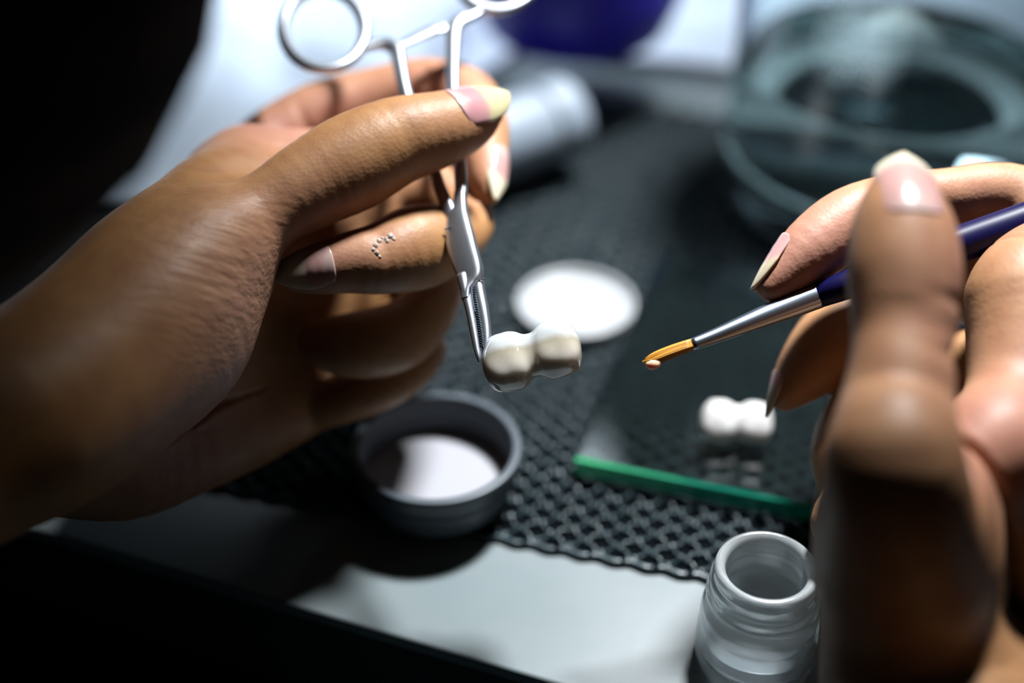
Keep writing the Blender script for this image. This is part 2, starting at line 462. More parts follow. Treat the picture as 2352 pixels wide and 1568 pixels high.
# ------------------------------------------------------------------ white cap and grey lid
def on_mat(px, py, z=ZM): return T(px, py, z)
def white_cap():
    top = .0034
    c = T(1323, 690, ZM+top); c.z = ZM; R = pxm(136, (c-cC).dot(cF))
    pr = rounded([(0, 0), (R*.97, 0), (R, .0008), (R*1.0, top), (R*.93, top), (R*.91, .0016), (R*.5, .0013), (0, .0013)], .0007)
    m, nt, b = mat('white_plastic', (.27, .28, .29), .35, sss=.15)
    root = empty('bottle_cap', c, 'white plastic screw cap lying open side up on the mat', 'bottle cap')
    link('cap_shell', lathe(pr, c, 96), root, m)
    rings = [rounded([(R*.93+.0001, .0019+k*.0007), (R*.91, .0021+k*.0007), (R*.93+.0001, .0023+k*.0007)], .0001) for k in range(2)]
    link('thread', join([lathe(p, c, 96) for p in rings]), root, m)
white_cap()
def grey_lid():
    hgt = .0150
    c = T(1002, 1022, ZM+hgt); c.z = ZM; dz = (c-cC).dot(cF)-hgt*.6; R = pxm(197, dz)
    m, nt, b = mat('grey_plastic', (.05, .062, .075), .38); noise_bump(nt, b, 500, .12, .0004)
    wht, nt2, b2 = mat('white_liner', (.25, .25, .275), .5)
    root = empty('jar_lid', c, 'dark grey screw lid with white liner, open side up on mat edge', 'jar lid')
    out = [(0, 0), (R*.74, 0), (R*.85, .0012), (R*.91, .0040), (R*.89, .0046), (R*.93, .0056), (R*.965, .0085), (R*.945, .0092), (R*.985, .0105), (R*1.0, hgt-.0006), (R*.985, hgt), (R*.90, hgt), (R*.885, hgt-.0006)]
    z = hgt-.002
    while z > .005:
        out += [(R*.885, z), (R*.86, z-.0009), (R*.885, z-.0018)]; z -= .0031
    out += [(R*.885, .003), (0, .003)]
    link('lid_shell', lathe(rounded(out, .0005, 3), c, 120), root, m)
    link('liner', lathe(rounded([(0, .0031), (R*.872, .0031), (R*.872, .0044), (R*.82, .0042), (0, .0042)], .0003), c, 96), root, wht)['label'] = 'round white liner disc'
grey_lid()

# ------------------------------------------------------------------ small clear bottle bottom right
def vial():
    hgt = .0285
    c = T(1762, 1300, hgt); c.z = 0.0002; dz = (c-cC).dot(cF)-hgt*.6; R = pxm(121, dz)
    B = R*1.20
    prof = [(0, .0012), (B*.80, .0004), (B*.90, 0), (B*.98, .0012), (B, .003), (B*.985, .0052), (B*.995, .0062), (B*.985, .0105), (B*.965, .0128), (B*.975, .0140), (B*.95, .0165), (R*1.09, .0178), (R*1.06, .0190),
            (R*1.10, .0200), (R*1.10, .0208), (R*1.03, .0218), (R*1.02, .0226), (R*1.06, .0236), (R*1.05, .0246), (R*.995, .0256), (R*1.0, hgt-.0014), (R*.97, hgt-.0004), (R*.91, hgt), (R*.82, hgt-.0004), (R*.77, hgt-.0014),
            (R*.76, .0200), (R*.82, .0175), (B*.84, .0150), (B*.86, .0090), (B*.85, .0045), (B*.78, .0032), (0, .0030)]
    g, nt, b = mat('frosted_plastic', (.90, .96, .98), .14, trans=.78, ior=1.46, coat=.6)
    noise_bump(nt, b, 400, .12, .0004)
    root = empty('vial', c, 'small translucent open vial with threaded neck on the white worktop', 'vial')
    link('vial_body', lathe(rounded(prof, .0005, 3), c, 120), root, g)
    w_, nt, b = mat('vial_liquid', (.85, .90, .93), .05, trans=.9, ior=1.33)
    link('liquid', lathe(rounded([(0, .0033), (B*.77, .0035), (B*.835, .0050), (B*.845, .0080), (B*.80, .0080), (0, .0078)], .0002), c, 96), root, w_)
vial()

# ------------------------------------------------------------------ big glass beaker
def beaker():
    fr = T(2005, 628, ZM); c = Vector((fr.x, fr.y+.050, ZM)); R = .0505
    c.x = T(2005, 784).x*0 + (2005-1176)/FPX*((c-cC).dot(cF))
    g, nt, b = mat('beaker_glass', (.90, .97, .98), .02, trans=1, ior=1.48)
    hg = .125; t = .0028
    prof = rounded([(0, .002), (R*.80, .0012), (R*.90, 0), (R*.985, .002), (R, .007), (R, hg-.004), (R*1.03, hg), (R*1.0, hg+.0012), (R-t*.9, hg), (R-t, hg-.004), (R-t, .012), (R*.80, .0085), (0, .0085)], .0016, 4)
    root = empty('glass_jar', c, 'large round clear glass jar of water standing on the mat', 'jar')
    link('jar_wall', lathe(prof, c, 128), root, g)
    w_, nt, b = mat('water', (.86, .96, .97), .0, trans=1, ior=1.33)
    wl_ = .046; Ri = R-t+.0002
    link('water', lathe(rounded([(0, .0083), (R*.80, .0083), (Ri, .0118), (Ri, wl_+.0006), (Ri*.97, wl_), (0, wl_)], .0012, 4), c, 128), root, w_)
    sm, nt, b = mat('light_band_pale', (.30, .39, .42), .5)  # pale ring imitates the bright band of refracted light low in the jar
    link('light_band_ring', lathe(rounded([(R*.72, .0094), (R*.80, .0092), (Ri*.99, .0128), (Ri*.99, .0165), (Ri*.93, .0160), (R*.80, .0112), (R*.72, .0106)], .0005), c, 96, close=True), root, sm)['label'] = 'pale ring standing in for light gathered in the thick base'
beaker()

# ------------------------------------------------------------------ cloth, tube and blue pot at the back
def cloth():
    nx, ny = 150, 90; vs = []; fs = []
    a0 = MO - MD*.42 + MN*.115
    m, nt, b = mat('white_cloth', (.74, .79, .86), .8, sss=.1)
    noise_bump(nt, b, 1200, .3, .0004)
    for j in range(ny+1):
        for i in range(nx+1):
            u = i/nx; v = j/ny
            x = u*.75; 
            front = .0 if u < .42 else .146*min(1, (u-.42)/.06)     # leaves the mat free on the right
            front += .004*noise.noise(Vector((u*11, 2, 0)))
            y = front + v*(.42-front)
            p = a0 + MD*x + MN*y
            e = min(1, v*7)
            z = .0045 + e*(.010*abs(noise.noise(Vector((x*22, y*20, 3)))) + .020*max(0, noise.noise(Vector((x*9, y*8, 7))))) + .02*max(0, v-.3)
            if u < .45: z += e*.010*math.sin(x*60+y*25)**2
            vs.append((p.x, p.y, z))
    W = nx+1
    for j in range(ny):
        for i in range(nx): a = j*W+i; fs.append((a, a+1, a+W+1, a+W))
    o = link('white_cloth', mesh(vs, fs), None, m)
    sd = o.modifiers.new('s', 'SOLIDIFY'); sd.thickness = .0008
    tag(o, 'rumpled white cloth behind the left hand at the back of the bench', 'cloth')
cloth()
def tube():
    a = T(1080, 345, .020); b_ = T(1310, 262, .020)
    dirn = (b_-a).normalized(); Lg = (b_-a).length
    rot = dirn.to_track_quat('Z', 'Y').to_matrix(); R = .0130
    m, nt, b = mat('tube_plastic', (.20, .24, .29), .45)
    root = empty('plastic_bottle', a, 'white cylindrical bottle lying on its side beyond the index finger', 'bottle')
    me = lathe(rounded([(0, 0), (R*.9, 0), (R, .002), (R, Lg-.014), (R*.97, Lg-.013), (0, Lg-.013)], .001), a, 64, rot)
    link('bottle_body', me, root, m)
    me = lathe(rounded([(0, Lg-.0128), (R*1.06, Lg-.0128), (R*1.06, Lg-.002), (R*.95, Lg), (0, Lg)], .001), a, 64, rot); link('bottle_cap', me, root, m)
tube()
def blue_pot():
    c = T(1330, 205, .02); c.z = .022
    c = c + Vector((0, .036, 0)); R = .038
    m, nt, b = mat('blue_plastic', (.030, .018, .42), .4)
    root = empty('blue_pot', c, 'round dark blue pot standing on the cloth at the back', 'pot')
    link('pot_body', lathe(rounded([(0, 0), (R*.55, 0), (R*.85, .006), (R*1.0, .020), (R, .055), (R*.95, .055), (R*.94, .02), (R*.8, .009), (0, .005)], .002, 4), c, 80), root, m)
    link('pot_lid', lathe(rounded([(0, .0552), (R*1.04, .0552), (R*1.04, .062), (R*.98, .064), (0, .064)], .001), c, 80), root, m)
blue_pot()

# ------------------------------------------------------------------ hemostat
STEEL, nt, b = mat('stainless_steel', (.46, .49, .54), .40, metal=1)
tcx, nzx, bpx = noise_bump(nt, b, 350, .10, .0003)
def hd(py):                                        # depth of the tool along its length
    return float(np.interp(py, [-120, 50, 200, 400, 560, 700, 830], [.366, .353, .337, .322, .311, .304, .2985]))
def hemostat():
    nrm = CN(-.42, .25, 1.0); ax = (P(1100, 820, hd(820))-P(975, 100, hd(100))).normalized()
    nrm = (nrm - ax*nrm.dot(ax)).normalized()
    root = empty('hemostat', P(1102, 830, hd(830)), 'steel locking forceps held in the left hand, gripping the tooth bridge', 'forceps')
    def path(pts, dz=0):
        out = []
        for q in pts:
            px, py, w_, t = q[:4]; d = hd(py)+dz+(q[4] if len(q) > 4 else 0)
            out.append((P(px, py, d), pxm(w_, d), pxm(t, d)))
        return out
    # left ring
    def ringm(cx, cy, rx, ry, rot, w_=12, t=12):
        pts = []
        for k in range(16):
            a = 2*math.pi*k/16; x = rx*math.cos(a); y = ry*math.sin(a)
            X = cx + x*math.cos(rot)-y*math.sin(rot); Y = cy + x*math.sin(rot)+y*math.cos(rot)
            wd = w_*(1+.25*math.sin(a*1.0-1.0)**2)
            pts.append((X, Y, wd, t))
        return sweep(path(pts), nrm, closed=True, sides=16, power=2.2)
    link('finger_ring', ringm(744, 68, 94, 90, .3), root, STEEL)
    link('finger_ring', ringm(1146, -62, 96, 84, -.25), root, STEEL)
    # shanks with the ring junction, running under the thumb to the box joint
    sh1 = sweep(path([(832, 112, 8, 9), (858, 103, 13, 10), (885, 100, 17, 12), (908, 112, 18, 13), (918, 150, 16, 13), (932, 215, 15, 13), (960, 300, 15, 13), (997, 390, 14, 12), (1010, 430, 15, 11), (1026, 470, 16, 11), (1044, 510, 16, 10)], dz=.0006), nrm)
    sh2 = sweep(path([(1105, 28, 8, 9), (1080, 38, 14, 10), (1056, 48, 18, 12), (1042, 70, 18, 13), (1040, 120, 16, 13), (1040, 200, 15, 13), (1046, 290, 15, 13), (1056, 380, 16, 13), (1059, 430, 15, 12), (1058, 470, 14, 11)]), nrm)
    link('shank', sh1, root, STEEL); link('shank', sh2, root, STEEL)
    # ratchet arms
    def bar(pts, th=5, **k): return sweep(path([(x, y, w_, th) for x, y, w_ in pts], **k), nrm, n=4, power=5)
    r1 = bar([(905, 108, 13), (935, 95, 13), (965, 80, 15), (990, 68, 15), (1000, 62, 9)], dz=-.0004)
    r2 = bar([(1045, 66, 12), (1020, 62, 12), (995, 70, 13), (970, 82, 13)], dz=.0018)
    # teeth on the first arm
    teeth = []
    for k in range(5):
        x, y = 950+k*9, 88-k*4.6
        teeth.append(sweep(path([(x, y, 3, 8), (x+4, y-2, 3, 8)]), nrm, spline=False, power=6))
    link('ratchet', join([r1]+teeth), root, STEEL); link('ratchet', r2, root, STEEL)
    k1 = P(978, 72, hd(72)-.0016)
    # box joint: the flat face carries on from the right shank, the left shank slides under it
    bj = sweep(path([(1058, 440, 13, 12), (1057, 475, 17, 14), (1053, 505, 27, 16), (1057, 545, 34, 17), (1067, 585, 34, 17), (1078, 620, 32, 17), (1082, 638, 28, 16), (1079, 652, 19, 15), (1073, 668, 13, 15), (1073, 690, 10, 14)]), nrm, power=4, n=7)
    link('box_joint', bj, root, STEEL)
    # jaws: curved, tapering, a dark serrated gap between
    ja = sweep(path([(1062, 632, 14, 15), (1071, 670, 12, 15), (1082, 720, 10.5, 14), (1090, 765, 9.5, 12), (1096, 800, 8, 10), (1100, 820, 6, 7.5), (1101, 833, 2, 3)]), nrm, power=2.3)
    jb = sweep(path([(1096, 632, 14, 15), (1101, 670, 14, 15), (1108, 710, 14.5, 14), (1114, 750, 13.5, 12), (1117, 780, 11.5, 11), (1116, 800, 8, 9), (1114, 812, 3, 4)], dz=.0006), nrm, power=2.3)
    link('jaw', ja, root, STEEL); link('jaw', jb, root, STEEL)
    sd_, nt, b = mat('seam_steel', (.05, .06, .08), .4, metal=.8)
    sm1 = sweep(path([(1021, 527, 1.6, 2), (1035, 521, 1.6, 2), (1048, 510, 2, 2), (1052, 500, 2, 2)], dz=-.00125), nrm, power=2, sides=8)
    sm2 = sweep(path([(1112, 640, 1.6, 2), (1098, 643, 2, 2), (1088, 650, 2, 2), (1083, 662, 2.2, 2), (1086, 690, 2, 2), (1092, 720, 2, 2)], dz=-.0013), nrm, power=2, sides=8)
    link('joint_seam', join([sm1, sm2]), root, sd_)
    dk, nt, b = mat('serration', (.05, .06, .07), .35, metal=.9)
    se = []
    for k in range(26):
        t = k/25; px = 1085+t*20; py = 655+t*140
        se.append(sweep(path([(px-4, py, 1.7, 11), (px+4, py+2, 1.7, 11)], dz=.0004), nrm, spline=False, power=4, sides=8))
    link('serrations', join(se), root, dk)
hemostat()

# ------------------------------------------------------------------ tooth bridges
def superell(X, c, ax, r, p):
    q = np.stack([(X-c)@np.array(ax[k])/r[k] for k in range(3)], 1)
    n_ = (np.abs(q)**p).sum(1)**(1/p)
    return (n_-1)*min(r)
def tooth_bridge(name, c, ax, S, label, mat_, teeth, marg=True):
    """c centre, ax = (along, up, toward viewer), S scale metres per unit"""
    bm = bmesh.new(); bmesh.ops.create_icosphere(bm, subdivisions=2, radius=1)
    iv = np.array([v.co[:] for v in bm.verts]); ifc = np.array([[v.index for v in f.verts] for f in bm.faces]); bm.free()
    A = np.array([list(a) for a in ax]); c = np.array(c)
    vs, fs, off = [], [], 0
    for (x, y, z, rx, ry, rz, p) in teeth:
        q = iv*np.array([rx, ry, rz])*S + np.array([x, y, z])*S
        vs.append(q@A + c); fs.append(ifc+off); off += len(iv)
    # connector
    q = iv*np.array([38, 48, 36])*S; vs.append(q@A+c); fs.append(ifc+off)
    V = np.vstack(vs); Fc = np.vstack(fs)
    me = bpy.data.meshes.new('t'); me.from_pydata(V.tolist(), [], Fc.tolist()); o = bpy.data.objects.new('t', me); COL.objects.link(o)
    md = o.modifiers.new('r', 'REMESH'); md.mode = 'VOXEL'; md.voxel_size = S*2.2
    dg = bpy.context.evaluated_depsgraph_get(); out = bpy.data.meshes.new_from_object(o.evaluated_get(dg)); bpy.data.objects.remove(o)
    n = len(out.vertices); X = np.zeros(n*3); out.vertices.foreach_get('co', X); X = X.reshape(-1, 3)
    def f(X):
        L_ = (X-c)@A.T/S; d = None
        for (x, y, z, rx, ry, rz, p) in teeth:
            q = (L_-np.array([x, y, z]))/np.array([rx, ry, rz])
            # barrel: narrower at the neck, fuller in the middle
            pp = p + .35*np.clip(-q[:, 1]*1.3, 0, 1); e = (np.abs(q)**pp[:, None]).sum(1)**(1/pp); v = (e-1)*min(rx, ry, rz)
            # lobes of the front face and cusps
            v = v + .9*np.exp(-((L_[:, 0]-x+8)/12)**2)*(L_[:, 1] < 200) * np.clip((L_[:, 1]-y)/ry, 0, 1) 
            v = v + .9*np.exp(-((L_[:, 0]-x-20)/11)**2)*np.clip((L_[:, 1]-y)/ry, -.2, 1)
            h = None
            d = v if d is None else Body.smin(d, v, 11)
        L2 = np.abs(L_/np.array([34, 50, 38])); v = ((L2**2.4).sum(1)**(1/2.4)-1)*34
        d = Body.smin(d, v, 9)
        # underside hollow of the crowns
        d = d + 1.2*np.exp(-(np.abs(L_[:, 1]+66)/9)**2)*np.exp(-(L_[:, 2]/26)**2)
        d = d + .8*np.sin(L_[:, 0]*.09+1)*np.cos(L_[:, 1]*.07+L_[:, 2]*.05)
        return d*S
    E = np.zeros(len(out.edges)*2, int); out.edges.foreach_get('vertices', E); E = E.reshape(-1, 2); deg = np.bincount(E.ravel(), minlength=n)[:, None]
    def lap(X, a):
        Sm = np.zeros_like(X)
        for k in range(3): Sm[:, k] = np.bincount(E[:, 0], weights=X[E[:, 1], k], minlength=n)+np.bincount(E[:, 1], weights=X[E[:, 0], k], minlength=n)
        return X+a*(Sm/np.maximum(deg, 1)-X)
    for it in range(6):
        X = lap(X, .5); e = .0001; g = np.zeros_like(X)
        for k in ((1, -1, -1), (-1, -1, 1), (-1, 1, -1), (1, 1, 1)):
            k = np.array(k, float); g += k*f(X+e*k)[:, None]
        g /= 4*e; X = X - (f(X)/np.maximum((g*g).sum(1), .4))[:, None]*g
    X = lap(X, .4)
    out.vertices.foreach_set('co', (X-c).ravel()); out.update(); out.polygons.foreach_set('use_smooth', [True]*len(out.polygons))
    L_ = (X-c)@A.T/S
    a = out.attributes.new('height', 'FLOAT', 'POINT'); a.data.foreach_set('value', (L_[:, 1]/66).astype(float))
    a = out.attributes.new('along', 'FLOAT', 'POINT'); a.data.foreach_set('value', (L_[:, 0]/100).astype(float))
    out.materials.append(mat_)
    o = bpy.data.objects.new(name, out); COL.objects.link(o); o.location = Vector(c)
    md = o.modifiers.new('sub', 'SUBSURF'); md.levels = 1; md.render_levels = 1
    tag(o, label, 'dental bridge'); return o
def porcelain():
    m, nt, b = mat('glazed_porcelain', (.8, .8, .78), .05, sss=.85, sssr=(.0050, .0048, .0046), spec=.5, coat=.2, ior=1.45)
    b.inputs['Coat Roughness'].default_value = .03
    h = N(nt, 'ShaderNodeAttribute', _attribute_name='height'); al = N(nt, 'ShaderNodeAttribute', _attribute_name='along')
    tc = N(nt, 'ShaderNodeTexCoord'); nz = N(nt, 'ShaderNodeTexNoise', Scale=260, Detail=3); L(nt, tc, 'Object', nz, 'Vector')
    ad = N(nt, 'ShaderNodeMath', _operation='MULTIPLY_ADD'); ad.inputs[1].default_value = .35; L(nt, nz, 'Fac', ad, 0); L(nt, h, 'Fac', ad, 2)
    r = ramp(nt, [(.0, (.50, .42, .31)), (.14, (.55, .47, .34)), (.30, (.80, .79, .76)), (.8, (.80, .85, .90))]); 
    mr = N(nt, 'ShaderNodeMapRange'); mr.inputs[1].default_value = -.75; mr.inputs[2].default_value = 1.1; L(nt, ad, 0, mr, 0)
    r = ramp(nt, [(.0, (.50, .47, .42)), (.22, (.42, .385, .33)), (.46, (.29, .26, .20)), (.60, (.40, .41, .405)), (.8, (.38, .41, .43)), (1, (.34, .375, .40))])
    L(nt, mr, 0, r, 'Fac'); L(nt, r, 'Color', b, 'Base Color')
    n2 = N(nt, 'ShaderNodeTexNoise', Scale=420, Detail=2); L(nt, tc, 'Object', n2, 'Vector')
    bp = N(nt, 'ShaderNodeBump', Strength=.12, Distance=.0004); L(nt, n2, 'Fac', bp, 'Height'); L(nt, bp, 'Normal', b, 'Normal'); 
    return m
an = math.radians(12)
ax1 = (CN(math.cos(an), math.sin(an), .12), CN(-math.sin(an), math.cos(an), -.60), None)
a0 = ax1[0]; a1 = (ax1[1]-a0*ax1[1].dot(a0)).normalized(); a2 = a0.cross(a1)
if a2.dot(-cF) < 0: a2 = -a2
TEETH = [(-56, -3, 0, 60, 70, 54, 2.35), (58, 3, 0, 57, 66, 52, 2.6)]
tooth_bridge('dental_bridge', P(1221, 815, .300), (a0, a1, a2), pxm(1, .300), 'glossy two-tooth dental bridge held in the forceps tip, beige below', porcelain(), TEETH)
PW, nt, b = mat('white_zirconia', (.56, .55, .54), .35, sss=.2)
d = Vector((MD.x, MD.y, 0)); 
ux = (T(1760, 966, ZS)-T(1640, 955, ZS)).normalized(); uy = Vector((-ux.y, ux.x, 0))*.75+Vector((0, 0, .66)); uy = (uy-ux*uy.dot(ux)).normalized(); uz = ux.cross(uy)
if uz.dot(-cF) < 0: uz = -uz
tooth_bridge('dental_bridge', T(1692, 968, ZS+.0048), (ux, uy, uz), pxm(.68, .372), 'matte white two-tooth dental bridge lying on the glass slab', PW, TEETH)

# ------------------------------------------------------------------ left hand
TAN = (.31, .153, .056); PINK = (.42, .20, .145); TANL = (.32, .17, .085)
LH = Body()
sq = CN(0, 0, 1)
# thumb (tip to wrist)
LH.chain([(1112, 254, .322, 46), (1068, 276, .320, 72), (1000, 300, .317, 88), (905, 326, .314, 101), (805, 376, .311, 112), (702, 430, .307, 101), (592, 502, .303, 93), (480, 585, .297, 132), (380, 690, .290, 160), (240, 830, .280, 165), (80, 960, .268, 165)], 'thumb', .008)
# thenar lower bulge
LH.chain([(548, 655, .306, 66), (490, 700, .302, 112), (420, 790, .297, 150), (300, 890, .288, 160), (120, 1000, .275, 170), (-120, 1080, .262, 190), (-420, 1180, .245, 210)], 'palm', .02)
LH.chain([(560, 372, .338, 72), (500, 440, .320, 92), (420, 510, .307, 108), (310, 605, .298, 122), (190, 730, .289, 128), (40, 860, .278, 145), (-200, 990, .262, 185)], 'palm', .02)
LH.chain([(480, 520, .322, 110), (620, 455, .325, 88), (745, 395, .327, 66), (850, 350, .328, 50)], 'palm', .010)
# palm body behind, far side knuckles
LH.chain([(560, 430, .345, 80), (760, 420, .352, 95), (880, 420, .350, 88)], 'palm', .012)
LH.chain([(420, 700, .325, 110), (640, 620, .345, 110), (850, 540, .350, 90)], 'palm', .014)
LH.chain([(300, 850, .312, 130), (560, 800, .338, 110), (800, 700, .350, 88)], 'palm', .014)
# hypothenar, lower edge of the palm
LH.chain([(100, 1050, .298, 130), (280, 1070, .312, 125), (440, 1030, .322, 105), (600, 975, .335, 85), (780, 880, .348, 70)], 'palm', .014)
# web between thumb and index
LH.chain([(500, 430, .335, 70), (640, 375, .338, 58), (745, 345, .340, 42)], 'palm', .010)
# index finger along the top
LH.chain([(560, 390, .358, 85), (640, 318, .364, 78), (740, 262, .367, 76), (860, 232, .369, 76), (970, 214, .367, 80), (1060, 228, .361, 78), (1104, 285, .350, 64), (1114, 355, .342, 54), (1120, 410, .337, 42), (1122, 445, .335, 28)], 'index', .006)
# middle finger
LH.chain([(880, 440, .350, 85), (1010, 455, .347, 76), (1072, 505, .339, 62), (1040, 545, .329, 74), (965, 566, .320, 98), (880, 592, .313, 84), (800, 604, .310, 70), (730, 618, .3085, 58), (680, 628, .3085, 42)], 'middle', .001)
# ring finger
LH.chain([(880, 560, .352, 80), (985, 625, .350, 70), (990, 695, .342, 66), (925, 765, .334, 78), (840, 790, .329, 80), (770, 792, .327, 66), (728, 786, .327, 46)], 'ring', .001)
# little finger
LH.chain([(830, 700, .352, 75), (955, 775, .352, 58), (968, 818, .347, 50), (900, 868, .341, 60), (820, 900, .339, 62), (740, 930, .339, 55)], 'little', .001)
tdir = (P(1060, 262, .320)-P(720, 430, .305)).normalized()
for (x, y, dp) in ((905, 235, .0005), (880, 240, .0003), (925, 232, .0003)): LH.crease(x, y, .302, tdir, .0005, dp, .008)
LH.crease(700, 285, .356, (P(860, 232, .36)-P(640, 318, .36)).normalized(), .0010, .0007, .007)
LH.crease(985, 190, .3565, (P(860, 232, .36)-P(640, 318, .36)).normalized(), .0010, .0007, .006)
LH.crease(880, 520, .303, (P(965, 566, .32)-P(800, 604, .312)).normalized(), .002, .0009, .006)
LH.crease(485, 1000, .30, CN(.1, 1, 0), .0008, .0012, .010)
for k in range(3): LH.crease(500+k*8, 600+k*32, .287, CN(.25, .97, 0), .0006, .00035, .009)
for (x, y, d_, R, c, s_) in ((600, 330, .345, .022, PINK, .9), (760, 260, .345, .022, PINK, .95), (960, 180, .345, .02, PINK, .9), (1110, 330, .325, .012, PINK, .8), (800, 560, .30, .014, (.33, .15, .09), .8), (700, 560, .30, .012, PINK, .6),
                            (470, 1000, .30, .028, (.28, .15, .13), .9), (760, 800, .32, .02, TANL, .7), (600, 700, .29, .015, (.30, .16, .12), .8), (540, 620, .285, .016, (.31, .17, .11), .6), (1060, 250, .30, .012, (.33, .17, .10), .6), (700, 400, .29, .02, (.32, .16, .08), .5)):
    LH.spot(x, y, d_, R, c, s_)
lh = empty('hand', P(100, 1000, .275), 'left hand gripping the steel forceps between thumb and fingers', 'hand')
SKL = skin_material('skin_left', CN(1, -.28, -.55), P(520, 600, .283), .028)
link('hand_body', LH.build(.00085, TAN), lh, SKL)
nail(LH, lh, (1038, 287, .3185), (1102, 261, .3214), CN(.10, .62, .78), .0122, .0080, .15, bed=(0.36, 0.18, 0.19), tipc=(0.40, 0.36, 0.21))
nail(LH, lh, (1122, 345, .3440), (1124, 410, .3372), CN(.62, -.05, .78), .0070, .0066, .6, g='index')
nail(LH, lh, (776, 608, .3095), (704, 622, .3085), CN(0, .05, 1), .0092, .0072, .3, g='middle', bed=(0.34, 0.20, 0.18), tipc=(0.35, 0.33, 0.24))
# flakes of dried porcelain on the knuckle
fl_, nt, b = mat('porcelain_flake', (.4, .34, .3), .25)
def flakes():
    mes = []
    for (x, y, r) in ((905, 560, 8), (896, 566, 5), (880, 572, 7), (873, 583, 6), (868, 593, 5), (876, 600, 6), (883, 608, 4), (898, 572, 5), (912, 566, 5), (906, 553, 4), (887, 564, 4)):
        p = LH.surf(P(x, y, .316), CN(0, .1, 1)); bm = bmesh.new(); bmesh.ops.create_icosphere(bm, subdivisions=2, radius=pxm(r, .3))
        for v in bm.verts:
            v.co = Vector(v.co)*(1+.5*noise.noise(v.co*2500+Vector((x, y, 0)))); v.co = v.co - (-cF)*v.co.dot(-cF)*.6; v.co += p
        me = bpy.data.meshes.new('m'); bm.to_mesh(me); bm.free(); mes.append(me)
    link('dried_flakes', join(mes), lh, fl_)['label'] = 'white dried flakes on the knuckle'
flakes()

# ------------------------------------------------------------------ right hand
RH = Body()
RH.chain([(2068, 425, .266, 60), (2070, 480, .264, 92), (2075, 540, .262, 118), (2076, 620, .260, 130), (2076, 700, .258, 124), (2072, 780, .256, 116), (2070, 860, .253, 120), (2060, 960, .250, 136), (2055, 1050, .243, 158), (2062, 1150, .247, 172), (2075, 1280, .258, 182)], 'thumb', .010)
# heel of the hand, wrist
RH.chain([(2070, 1180, .260, 165), (2082, 1320, .268, 192), (2095, 1480, .272, 208), (2120, 1650, .270, 235), (2180, 2050, .245, 290), (2280, 2600, .200, 400), (2420, 3400, .140, 600)], 'palm', .02)
RH.chain([(2300, 1020, .272, 120), (2330, 1150, .284, 150), (2330, 1300, .297, 150), (2330, 1500, .292, 145), (2300, 1750, .268, 140)], 'palm', .02)
# first web and index base
RH.chain([(2325, 690, .290, 90), (2342, 800, .286, 105), (2330, 920, .280, 105), (2300, 1030, .272, 110)], 'palm', .008)
RH.chain([(2430, 620, .298, 120), (2490, 900, .295, 180), (2440, 1200, .295, 200)], 'palm', .02)
# index
RH.chain([(2500, 700, .300, 130), (2450, 560, .308, 100), (2350, 470, .314, 84), (2270, 445, .314, 72), (2180, 452, .312, 66), (2060, 470, .310, 72), (1955, 510, .307, 82), (1870, 570, .304, 76), (1800, 630, .302, 52), (1772, 658, .301, 36)], 'index', .005)
# middle
RH.chain([(2450, 700, .31, 110), (2200, 650, .330, 90), (2030, 690, .332, 88), (1920, 770, .325, 84), (1862, 840, .320, 74), (1815, 893, .318, 46), (1800, 913, .318, 31)], 'middle', .005)
# ring and little
RH.chain([(2300, 860, .31, 110), (2100, 880, .325, 110), (1985, 960, .320, 90), (1932, 1040, .316, 68), (1935, 1110, .312, 56)], 'ring', .005)
RH.chain([(2250, 1100, .30, 110), (2050, 1120, .302, 100), (1942, 1190, .298, 76), (1936, 1232, .296, 58)], 'little', .006)
RH.crease(2085, 692, .246, CN(0, 1, 0), .0012, .0003, .006); RH.crease(2085, 715, .246, CN(0, 1, 0), .0010, .0002, .006)
RH.crease(2195, 440, .295, CN(1, .2, 0), .0013, .0020, .008)
RH.crease(2310, 855, .25, CN(.3, 1, 0), .0013, .0022, .010); RH.crease(2240, 1060, .245, CN(1, .15, 0), .0011, .0018, .009); RH.crease(2300, 720, .25, CN(.3, 1, 0), .0011, .0012, .009)
TR = (.32, .165, .076); PR = (.38, .18, .13)
for (x, y, d_, R, c, s_) in ((1900, 520, .295, .016, PR, .9), (1810, 620, .295, .012, PR, .8), (2270, 430, .30, .014, PR, .7), (2320, 700, .255, .022, PR, .9), (2320, 950, .255, .02, (.36, .16, .12), .8), (2060, 640, .23, .010, (.34, .165, .07), .7), (2070, 700, .226, .006, (.26, .13, .08), .6), (2070, 900, .23, .02, (.30, .16, .09), .6)):
    RH.spot(x, y, d_, R, c, s_)
rh = empty('hand', P(2200, 1500, .25), 'right hand with upright thumb holding the fine brush', 'hand')
SKR = skin_material('skin_right', CN(1, 0, 0), P(2080, 700, .23), .010, 700)
link('hand_body', RH.build(.00085, TR), rh, SKR)
nail(RH, rh, (2072, 520, .2630), (2070, 388, .2675), CN(0, .20, 1), .0114, .0036, .0, g='thumb', bed=(0.42, 0.24, 0.22), tipc=(0.50, 0.46, 0.35))
nail(RH, rh, (1842, 590, .303), (1785, 645, .3012), CN(-.62, .74, -.22), .0090, .0062, .35, tipc=(0.48, 0.41, 0.29))
nail(RH, rh, (1832, 858, .3190), (1806, 903, .318), CN(-1, .12, -.10), .0085, .0060, .45, tipc=(0.37, 0.34, 0.26))

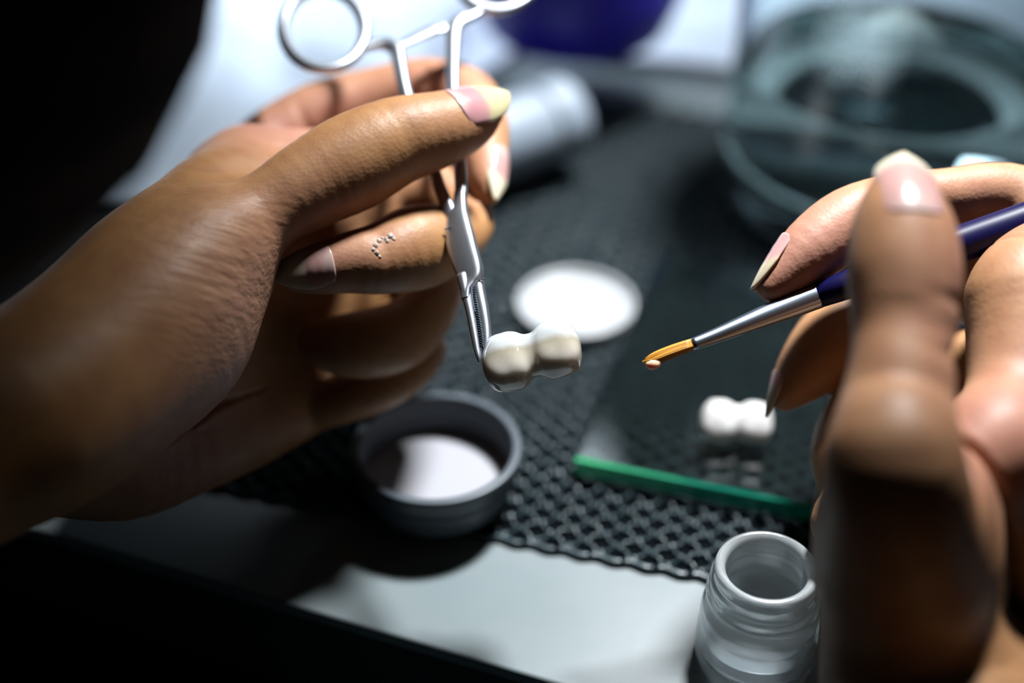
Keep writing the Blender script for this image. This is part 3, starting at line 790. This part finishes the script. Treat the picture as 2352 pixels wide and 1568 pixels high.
# ------------------------------------------------------------------ brush
def brush():
    def B(x, y, d=.300): return P(x, y, d)
    root = empty('fine_brush', B(1780, 717), 'fine brush with amber bristles and dark blue handle in the right hand', 'brush')
    nn = CN(0, 0, 1)
    def pth(pts): return [(P(x, y, d), pxm(a, d), pxm(a, d)) for x, y, d, a in pts]
    fe, nt, b = mat('ferrule_metal', (.36, .42, .50), .32, metal=1); 
    link('ferrule', sweep(pth([(1589, 791, .2965, 14), (1640, 772, .2975, 17), (1700, 748, .2985, 21), (1760, 724, .2995, 25), (1830, 697, .3005, 29), (1880, 678, .301, 30)]), nn, power=2), root, fe)
    hm, nt, b = mat('blue_lacquer', (.003, .002, .035), .42, coat=.0, spec=.2)
    link('handle', sweep(pth([(1878, 679, .301, 29), (1950, 652, .2985, 34), (2080, 605, .2985, 40), (2200, 562, .2990, 43), (2330, 517, .2990, 44), (2500, 455, .299, 42), (2900, 310, .298, 30)]), nn, power=2), root, hm)
    br, nt, b = mat('amber_bristle', (.62, .25, .03), .35, sss=.3)
    mes = []
    rs = random.Random(5)
    for k in range(90):
        a = rs.random()*6.283; r_ = math.sqrt(rs.random())
        ox, oy = math.cos(a)*r_, math.sin(a)*r_
        mes.append(sweep([(P(1592+0*ox, 790+oy*12, .2965+ox*.0010), .00022, .00022), (P(1545+3*ox, 807+oy*14, .2962+ox*.0012), .00022, .00022), (P(1505+5*ox, 823+oy*14, .296+ox*.0012), .0002, .0002), (P(1474+8*abs(oy)+6*rs.random(), 830+oy*8, .296+ox*.0008), .00006, .00006)], nn, sides=5, n=3, power=2))
    mes.append(sweep(pth([(1592, 790, .2965, 11), (1545, 807, .2962, 13), (1508, 821, .296, 12), (1484, 830, .296, 6)]), nn, power=2))
    link('bristles', join(mes), root, br)
    dp, nt, b = mat('porcelain_paste', (.80, .48, .32), .2, sss=.4)
    link('paste_drop', sweep(pth([(1482, 830, .2955, 3), (1490, 835, .2955, 11), (1502, 836, .2955, 13), (1514, 830, .2957, 8), (1520, 827, .2957, 2)]), nn, power=2), root, dp)['label'] = 'small drop of pale paste'
brush()

# ------------------------------------------------------------------ person leaning in at the left
def person():
    b_ = Body()
    b_.chain([(-690, -315, .190, 1130), (-640, -280, .190, 1130)], 'palm', .02, 2)
    b_.chain([(-900, -200, .18, 700), (-1500, 100, .16, 800), (-2300, 500, .14, 1100)], 'palm', .03, 3)
    root = empty('person', P(-1500, 100, .16), 'dark-haired person in shadow leaning in at the upper left edge', 'person')
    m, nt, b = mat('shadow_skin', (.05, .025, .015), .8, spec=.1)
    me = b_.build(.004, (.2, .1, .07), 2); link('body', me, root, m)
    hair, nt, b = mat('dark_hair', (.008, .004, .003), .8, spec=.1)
    # hair: many strands combed over the head
    V, F = [], []; c = np.array(P(-685, -312, .190)); R = pxm(1165, .19); rs = random.Random(2)
    up = Vector((0, .2, 1)).normalized(); s1 = up.cross(Vector((1, 0, 0))).normalized(); s2 = up.cross(s1)
    mes = []
    for k in range(420):
        a = 2*math.pi*k/420+rs.uniform(-.01, .01); dr = s1*math.cos(a)+s2*math.sin(a)
        pts = []
        for j in range(9):
            th = .05+j/8*2.2; w_ = .0035*math.sin(min(th, 1.6))+.0008
            rr = R*(1.0+.012*rs.random()); p = Vector(c)+(up*math.cos(th)+dr*math.sin(th))*rr
            pts.append((p, w_, .0012))
        sd = (up*1).cross(dr).normalized()
        rows = pts; n0 = len(V)
        for j, (p, w_, t) in enumerate(rows):
            th = .05+j/8*2.2; nn = up*math.cos(th)+dr*math.sin(th)
            V += [p-sd*w_, p+nn*t, p+sd*w_, p-nn*t]
        for j in range(8):
            for q in range(4):
                F.append((n0+j*4+q, n0+j*4+(q+1) % 4, n0+j*4+4+(q+1) % 4, n0+j*4+4+q))
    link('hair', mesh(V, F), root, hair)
person()
